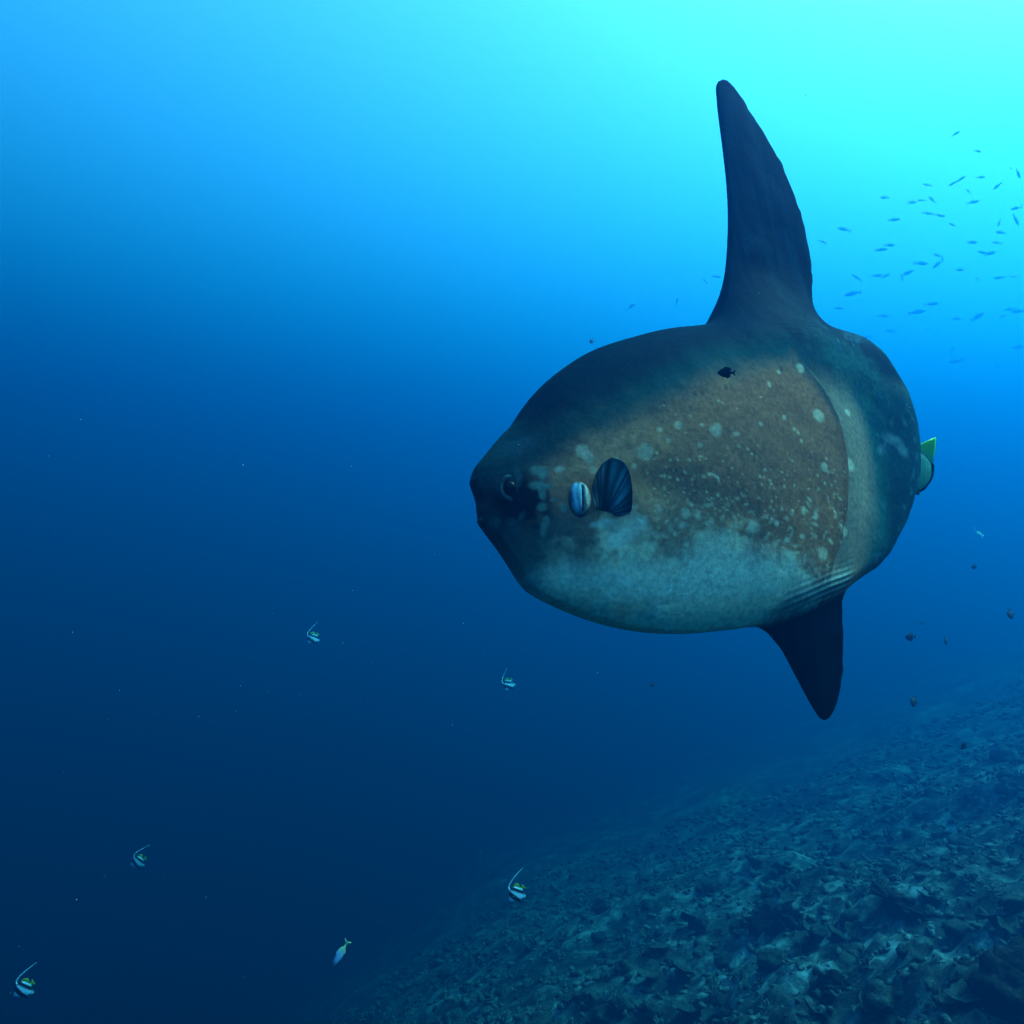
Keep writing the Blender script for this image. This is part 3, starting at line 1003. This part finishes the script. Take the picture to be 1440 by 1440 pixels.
fus = simple_fish('fusilier', SLIM, FORK, SD_, SA_, M_FUSILIER, M_FUSILIER,
                  lambda P: mix(np.tile([0.12, 0.24, 0.42], (len(P), 1)), (0.18, 0.26, 0.16), smooth(-0.1, 0.25, P[:, 0])), (-0.40, 0.044, 0.02, 0.022))
swing(fus, 479, 1341, 5.5, 0.17, 58, 20)
tag(fus, 'slender blue-green fusilier with forked tail swimming down over the reef edge', 'fish')

# small black fish just off the flank
dam = simple_fish('damselfish', DEEP, DFORK, DD_, DA_, M_BLACK, M_BLACK, None, (-0.36, 0.065, 0.05, 0.03))
swing(dam, 1021, 524, 1.95, 0.042, -4, -20)
tag(dam, 'tiny black damselfish beside the sunfish upper flank below the dorsal fin', 'fish')

DG = 'dark reef fish near the slope'
for px, py, d, L, ang, yaw, flip, lab in [
        (1280, 896, 7.0, 0.115, 0, 20, False, 'dark reef fish level with the lower fin of the sunfish, sharper of the close pair'),
        (1330, 902, 10.5, 0.19, 10, 60, False, 'blurred dusky reef fish facing away beside a sharper dark fish'),
        (1421, 864, 7.5, 0.105, 80, 30, False, 'dark reef fish standing nearly upright beyond the sunfish anal fin'),
        (1285, 987, 7.0, 0.105, 62, 30, False, 'dark reef fish tilted head-down level with the anal fin tip'),
        (1355, 1049, 7.5, 0.130, -35, 40, True, 'dark reef fish hovering right above the dim reef slope'),
        (1370, 797, 9.5, 0.11, 0, 30, False, 'faint dusky reef fish below the pale-barred bannerfish'),
        (917, 963, 9.0, 0.065, 70, 30, False, 'tiny dark fish alone in open water under the sunfish belly'),
        (832, 480, 12.0, 0.10, 60, 30, False, 'tiny dim fish just above the forehead curve of the sunfish'),
        (1297, 876, 10.0, 0.055, 60, 30, False, 'faintest small dusky fish above the close pair of reef fish')]:
    o = copy_tree(dam)
    swing(o, px, py, d, L, ang, yaw, flip)
    for ch in o.children:
        if ch.name.split('.')[0] != 'eye':
            ch.data = ch.data.copy()
            ch.data.materials[0] = M_DUSK
    tag(o, lab, 'fish', DG)


# butterflyfish tucked behind the clavus
def butter_pigment(P):
    x, z = P[:, 0], P[:, 2]
    c = np.tile([0.05, 0.24, 0.13], (len(P), 1))
    hatch = smooth(0.55, 0.95, np.sin((x * 0.85 - z * 0.5) * 2 * math.pi / 0.055)) * smooth(0.30, 0.2, np.abs(z - 0.08)) * smooth(0.25, 0.2, x)
    c = mix(c, (0.28, 0.36, 0.34), hatch * 0.4)
    c = mix(c, (0.05, 0.34, 0.04), smooth(0.30, 0.46, z + 0.3 * x))
    return c


M_BUTTER = pigment_mat('butterflyfish_skin', 0.45, 1.2, 0.08, 40, 0)
but = simple_fish('butterflyfish',
                  [(-0.60, 0.0, -0.03, 0.012), (-0.53, 0.05, -0.08, 0.03), (-0.42, 0.16, -0.17, 0.055), (-0.26, 0.29, -0.28, 0.075),
                   (-0.06, 0.34, -0.34, 0.075), (0.08, 0.32, -0.29, 0.055), (0.17, 0.24, -0.20, 0.035), (0.22, 0.17, -0.13, 0.02), (0.245, 0.13, -0.10, 0.010)],
                  [(0.23, 0.14), (0.275, 0.17), (0.30, 0.10), (0.285, -0.06), (0.255, -0.13), (0.215, -0.12)],
                  [(-0.25, 0.30), (-0.08, 0.43), (0.12, 0.53), (0.325, 0.615), (0.335, 0.585), (0.315, 0.38), (0.275, 0.16), (0.20, 0.15), (0.05, 0.28)], None,
                  M_BUTTER, M_BUTTER, butter_pigment, (-0.485, 0.045, 0.03, 0.024))
for ch in but.children:
    if ch.name.startswith('tail_fin'):
        ch.data.materials[0] = M_BLACK
v, f = slab([(-0.12, -0.33), (-0.02, -0.385), (0.13, -0.30), (0.245, -0.15), (0.255, -0.09), (0.20, -0.10), (0.10, -0.22), (-0.05, -0.30)], 0.012)
link('anal_fin', mesh('anal_fin', v, f, M_BLACK), but)
swing(but, 1291, 664, 3.0, 0.215, 0, 6)
tag(but, 'yellow-green butterflyfish with hatched flank half hidden behind the sunfish tail edge', 'fish')

wra = simple_fish('cleaner_wrasse', [(-0.5, 0.01, -0.01, 0.008), (-0.4, 0.05, -0.05, 0.035), (-0.15, 0.085, -0.085, 0.05), (0.15, 0.075, -0.075, 0.04), (0.34, 0.04, -0.04, 0.02), (0.38, 0.04, -0.04, 0.012)],
                  [(0.36, 0.04), (0.5, 0.085), (0.54, 0.0), (0.5, -0.085), (0.36, -0.04)],
                  [(-0.3, 0.06), (-0.2, 0.11), (0.2, 0.115), (0.3, 0.05), (0.0, 0.07)], [(-0.05, -0.07), (0.05, -0.11), (0.25, -0.10), (0.3, -0.045)], M_DUSK, M_DUSK, None, (-0.4, 0.034, 0.015, 0.018))
swing(wra, 1277, 695, 2.93, 0.088, 5, 10)
tag(wra, 'tiny dark cleaner wrasse poking out from behind the sunfish tail edge', 'fish')

# ---- the far school, each fish on its own
SCHOOL = [(897, 112, 45, 35), (1020, 210, 50, 0), (1208, 302, 40, 50), (1248, 338, 62, -50), (928, 366, 48, 30), (882, 392, 50, 28), (1038, 358, 45, 0),
          (1130, 408, 50, 45), (735, 400, 45, -30), (968, 435, 48, -25), (497, 470, 65, 10), (652, 497, 62, 14), (705, 485, 58, 8), (765, 483, 60, -20),
          (995, 497, 70, 12), (1235, 532, 52, 5), (1235, 597, 72, -45), (742, 560, 66, -10), (808, 571, 66, -6), (550, 596, 58, 0), (875, 621, 66, 0),
          (1140, 615, 50, 60), (268, 650, 72, -20), (1148, 668, 60, -5), (990, 722, 70, 0), (1128, 725, 52, -20), (150, 720, 52, -30), (525, 740, 60, -4),
          (478, 765, 60, -10), (1050, 780, 56, -8), (1090, 787, 56, 18), (797, 797, 50, -20), (795, 845, 65, 45), (703, 842, 70, -12), (920, 878, 55, 0),
          (455, 910, 60, 0), (503, 912, 48, 20), (625, 896, 66, 22), (598, 928, 40, 75), (338, 920, 60, -30), (1020, 928, 45, 50), (1140, 922, 62, 0),
          (1217, 915, 55, 15), (315, 1012, 80, 10), (760, 1070, 70, 10), (680, 1115, 85, 0), (490, 1138, 55, 0), (900, 1152, 75, 15), (1022, 1140, 82, 35),
          (1160, 1138, 55, 20), (1200, 1100, 60, 0), (1250, 1112, 66, 3), (528, 1222, 58, 0), (745, 1205, 45, 40), (880, 1325, 45, 60), (895, 1392, 85, 10),
          (1250, 1312, 62, 0), (1132, 1415, 60, 75), (160, 1170, 64, 0), (395, 1255, 52, 0), (100, 1110, 40, 0), (240, 1095, 45, -8),
          (944, 1580, 38, 20), (1052, 1872, 46, -30), (-512, 940, 40, -45), (-448, 916, 48, -10), (-672, 1056, 38, 85), (-928, 1084, 52, 45)]
sch = simple_fish('schooling_fish', SLIM, FORK, SD_, None, M_SCHOOL, M_SCHOOL)
for i, (u_, v_, L, a) in enumerate(SCHOOL):
    o = sch if i == 0 else copy_tree(sch)
    FLIP = bool(rng.random() < 0.6)
    d = min(rng.uniform(46, 62), 15.5 / max(ray(1120 + u_ / 4, 160 + v_ / 4)[2], 0.05))
    swing(o, 1120 + u_ / 4, 160 + v_ / 4, d, (L / 4) * d / FPX * rng.uniform(0.95, 1.1), a + rng.normal(0, 4), rng.uniform(-35, 35), FLIP, rng.normal(0, 8))
    nose = -a if FLIP else a                         # tilt of the head end
    tag(o, 'small far-off school fish, %s, swimming %s the sunfish' % (
        'nose-down' if nose > 15 else 'nose-up' if nose < -15 else 'level', 'opposite to' if FLIP else 'the same way as'),
        'fish', 'school of small fish behind the sunfish')

# ------------------------------------------------------------------ corals and rocks on the slope
def boulder_mesh(seed, mat, rough=0.35, flat=0.75, n=22, m=13):
    v, f = ball(n, m)
    v = v * (1 + 0.10 * rough * fbm(v[:, 0] * 8 + v[:, 2] * 5, v[:, 1] * 8 - v[:, 2] * 6 + seed, seed + 3, 2))[:, None]
    r = 1 + rough * 0.6 * fbm(v[:, 0] * 1.3 + v[:, 2] * 0.7 + seed * 7.1, v[:, 1] * 1.3 - v[:, 2] * 0.9, seed, 2) \
        + rough * 0.55 * np.abs(fbm(v[:, 0] * 3.3 + v[:, 2] * 1.9, v[:, 1] * 3.3 + seed - v[:, 2] * 2.3, seed + 9, 3))
    v = v * r[:, None]
    v[:, 2] *= flat
    return mesh('coral_boulder', v, f, mat)


def branch_mesh(seed, mat, n=34):
    rr = random.Random(seed)
    vs, fs = [], []

    def stick(p, d, L, r, depth):
        q = p + d * L
        a = np.cross(d, [0.3, 0.5, 0.8])
        a /= np.linalg.norm(a)
        b = np.cross(d, a)
        k = len(vs)
        for c, rad in ((p, r), (p + d * L * 0.6, r * 0.85), (q, r * 0.5)):
            for j in range(5):
                t = 2 * math.pi * j / 5
                vs.append(c + (a * math.cos(t) + b * math.sin(t)) * rad)
        vs.append(q + d * r * 0.5)
        for i in (0, 5):
            for j in range(5):
                fs.append((k + i + j, k + i + (j + 1) % 5, k + i + 5 + (j + 1) % 5, k + i + 5 + j))
        for j in range(5):
            fs.append((k + 10 + j, k + 10 + (j + 1) % 5, k + 15))
        if depth:
            for _ in range(2):
                e = d + np.array([rr.gauss(0, 0.5), rr.gauss(0, 0.5), rr.gauss(0.1, 0.3)])
                stick(p + d * L * rr.uniform(0.5, 0.95), e / np.linalg.norm(e), L * 0.65, r * 0.7, depth - 1)
    for _ in range(n // 3):
        d = np.array([rr.gauss(0, 0.7), rr.gauss(0, 0.7), rr.uniform(0.5, 1.2)])
        d /= np.linalg.norm(d)
        p = np.array([rr.uniform(-0.5, 0.5), rr.uniform(-0.5, 0.5), -0.1])
        stick(p, d, rr.uniform(0.45, 0.8), 0.11, 2 if rr.random() < 0.5 else 1)
    return mesh('branching_coral', vs, fs, mat)


def plate_mesh(seed, mat):
    rr = np.random.default_rng(seed)
    vs, fs = [], []
    n, m = 30, 6
    for lay in (0, 1):
        for i in range(m + 1):
            for j in range(n):
                a = 2 * math.pi * j / n
                R = (1 + 0.16 * math.sin(3 * a + seed) + 0.09 * math.sin(7 * a + 2 * seed)) * i / m
                z = 0.35 + 0.25 * R * R + 0.05 * math.sin(5 * a + 4 * R) * R - (0.09 * (1.15 - i / m) if lay else 0)
                if lay and i < 2:
                    z = -0.4
                vs.append((R * math.cos(a), R * math.sin(a), z))
    N = (m + 1) * n
    for i in range(m):
        for j in range(n):
            q = (i * n + j, i * n + (j + 1) % n, (i + 1) * n + (j + 1) % n, (i + 1) * n + j)
            fs += [q, tuple(N + k for k in q[::-1])]
    for j in range(n):
        fs.append((m * n + j, m * n + (j + 1) % n, N + m * n + (j + 1) % n, N + m * n + j))
    return mesh('plate_coral', vs, fs, mat)


def on_slope(px, py):
    """March sight lines down to the reef; returns points and depths (nan where they miss)."""
    px, py = np.atleast_1d(px).astype(float), np.atleast_1d(py).astype(float)
    D = (NCAM @ np.stack([(px - 720) / FPX, (720 - py) / FPX, -np.ones(len(px))])).T
    T_ = np.full(len(px), np.nan)
    t = 1.5
    while t < 32:
        P = D * t
        hit = np.isnan(T_) & (P[:, 2] < ground_z(P[:, 0], P[:, 1]))
        T_[hit] = t
        t += 0.03 + t * 0.004
    return D * T_[:, None], T_


BO = [boulder_mesh(k, M_BOULDER, 0.5 + 0.12 * (k % 2)) for k in range(5)]
BR = [branch_mesh(k + 50, M_BRANCH) for k in range(4)]
PL = [plate_mesh(k + 3, M_BOULDER) for k in range(2)]


def settle(name, me, p, s, label, cat, group=None, sink=0.25, squash=1.0):
    o = link(name, me)
    z = float(ground_z(p[0], p[1]))
    o.location = (p[0], p[1], z + s * (0.3 - sink))
    o.rotation_euler = (rng.normal(0, 0.2), 0.35 * -1 + rng.normal(0, 0.15), rng.uniform(0, 6.28))
    o.scale = (s * rng.uniform(0.8, 1.25), s * rng.uniform(0.8, 1.25), s * squash * rng.uniform(0.8, 1.2))
    return tag(o, label, cat, group)


for px, py, s, nm, lab, sq in [
        (1095, 1300, 0.30, 'reef_outcrop', 'dark rounded outcrop standing alone in the middle of the reef slope', 0.9),
        (1425, 1405, 0.36, 'reef_outcrop', 'broad black rock outcrop at the foot of the nearest reef slope', 0.7),
        (1270, 1275, 0.28, 'reef_outcrop', 'low wide dark rock ledge between pale rubble patches', 0.5),
        (1180, 1395, 0.2, 'reef_outcrop', 'small dark rock beside the brightest sand patch', 0.7)]:
    (p,), (t,) = on_slope(px, py)
    if t == t:
        settle(nm, boulder_mesh(int(px), M_DARK, 0.9, 0.7, 64, 40), p, s, lab, 'rock', None, 0.35, sq)
placed = 0
CP = np.stack([rng.uniform(330, 1470, 3000), rng.uniform(1010, 1470, 3000)], 1)
cand, cand_t = on_slope(CP[:, 0], CP[:, 1])
for p, t in zip(cand, cand_t):
    if placed == 260:
        break
    if not t < 22 or rng.random() > t / 12:
        continue
    placed += 1
    q = rng.random()
    s = rng.uniform(0.04, 0.11) * (0.7 + t / 16)
    big = 'tiny' if s < 0.075 else 'small' if s < 0.11 else 'knee-high'
    if q < 0.36:
        settle('coral_boulder', BO[placed % 5], p, s, big + ' lumpy coral boulder among the rubble on the reef slope', 'coral', 'coral boulders on the reef slope')
    elif q < 0.85:
        settle('branching_coral', BR[placed % 4], p, s * 1.1, big + ' clump of stubby branching coral on the reef slope', 'coral', 'branching corals on the reef slope', 0.2)
    else:
        settle('plate_coral', PL[placed % 2], p, s * 1.2, big + ' wavy-rimmed plate coral on the reef slope', 'coral', 'plate corals on the reef slope', 0.1)


def build_rubble():
    """Loose coral rubble, far too many pieces to count."""
    bvs, bfs = ball(7, 4)
    bq = [f for f in bfs]
    VV, FF, XY = [], [], []
    k = 0
    for _ in range(8500):
        y = 3.0 + 28 * rng.random() ** 1.25
        x = rng.uniform(-0.35, 0.95) * y
        s = rng.uniform(0.012, 0.05) * (0.6 + y / 14)
        e = np.array([rng.uniform(0.5, 2.2), rng.uniform(0.5, 1.0), rng.uniform(0.4, 0.9)]) * s
        a = rng.uniform(0, 6.28)
        v = bvs * (1 + 0.25 * rng.normal(size=(len(bvs), 1))) * e
        v = np.stack([v[:, 0] * math.cos(a) - v[:, 1] * math.sin(a), v[:, 0] * math.sin(a) + v[:, 1] * math.cos(a), v[:, 2]], 1)
        VV.append(v + [x, y, 0.2 * s])
        XY.append((x, y))
        FF += [tuple(i + k for i in f) for f in bq]
        k += len(bvs)
    XY = np.array(XY)
    GZ_ = ground_z(XY[:, 0], XY[:, 1])
    VV = [v + [0, 0, g] for v, g in zip(VV, GZ_)]
    me = mesh('coral_rubble', np.concatenate(VV), FF, reef_mat('rubble', (0.012, 0.014, 0.012), (0.028, 0.050, 0.050), (0.075, 0.13, 0.14), 2.2, 0.6))
    o = link('coral_rubble', me)
    o['kind'] = 'stuff'
    tag(o, 'loose broken coral rubble strewn over the reef slope', 'rubble')


build_rubble()

# ------------------------------------------------------------------ drifting specks in the water
def build_specks():
    VV, FF = [], []
    oc = np.array([(1, 0, 0), (-1, 0, 0), (0, 1, 0), (0, -1, 0), (0, 0, 1), (0, 0, -1)], float)
    of = [(0, 2, 4), (2, 1, 4), (1, 3, 4), (3, 0, 4), (2, 0, 5), (1, 2, 5), (3, 1, 5), (0, 3, 5)]
    for i in range(260):
        d = rng.uniform(0.5, 4.5)
        c = at(rng.uniform(-60, 1500), rng.uniform(-60, 1500), d)
        s = rng.uniform(0.00025, 0.00062) * (0.5 + d * 0.45)
        VV.append(oc * s * rng.uniform(0.6, 1.4, 3) + c)
        FF += [tuple(k + 6 * i for k in f) for f in of]
    o = link('marine_snow', mesh('marine_snow', np.concatenate(VV), FF, plain_mat('speck', (0.35, 0.38, 0.38), 0.8)))
    o['kind'] = 'stuff'
    tag(o, 'fine pale specks drifting in the water', 'particles')


build_specks()

# ------------------------------------------------------------------ the water itself
def build_water():
    top, bot, half = SEA_SURFACE, -64.0, 300.0
    vs = [(x, y, z) for z in (bot, top) for y in (-half, half) for x in (-half, half)]
    fs = [(0, 2, 3, 1), (4, 5, 7, 6), (0, 1, 5, 4), (2, 6, 7, 3), (0, 4, 6, 2), (1, 3, 7, 5)]
    m = bpy.data.materials.new('sea_water')
    m.use_nodes = True
    t = m.node_tree
    t.nodes.clear()
    out = t.nodes.new('ShaderNodeOutputMaterial')
    v = t.nodes.new('ShaderNodeVolumePrincipled')
    v.inputs['Color'].default_value = (0.0, 0.052, 0.280, 1)
    v.inputs['Absorption Color'].default_value = (0.14, 0.552, 0.825, 1)
    v.inputs['Density'].default_value = 0.15
    v.inputs['Anisotropy'].default_value = 0.68
    t.links.new(v.outputs[0], out.inputs['Volume'])
    o = link('haze', mesh('haze', vs, fs, m, None, False))
    o['kind'] = 'stuff'
    tag(o, 'clear blue sea water filling the whole view', 'water')


build_water()
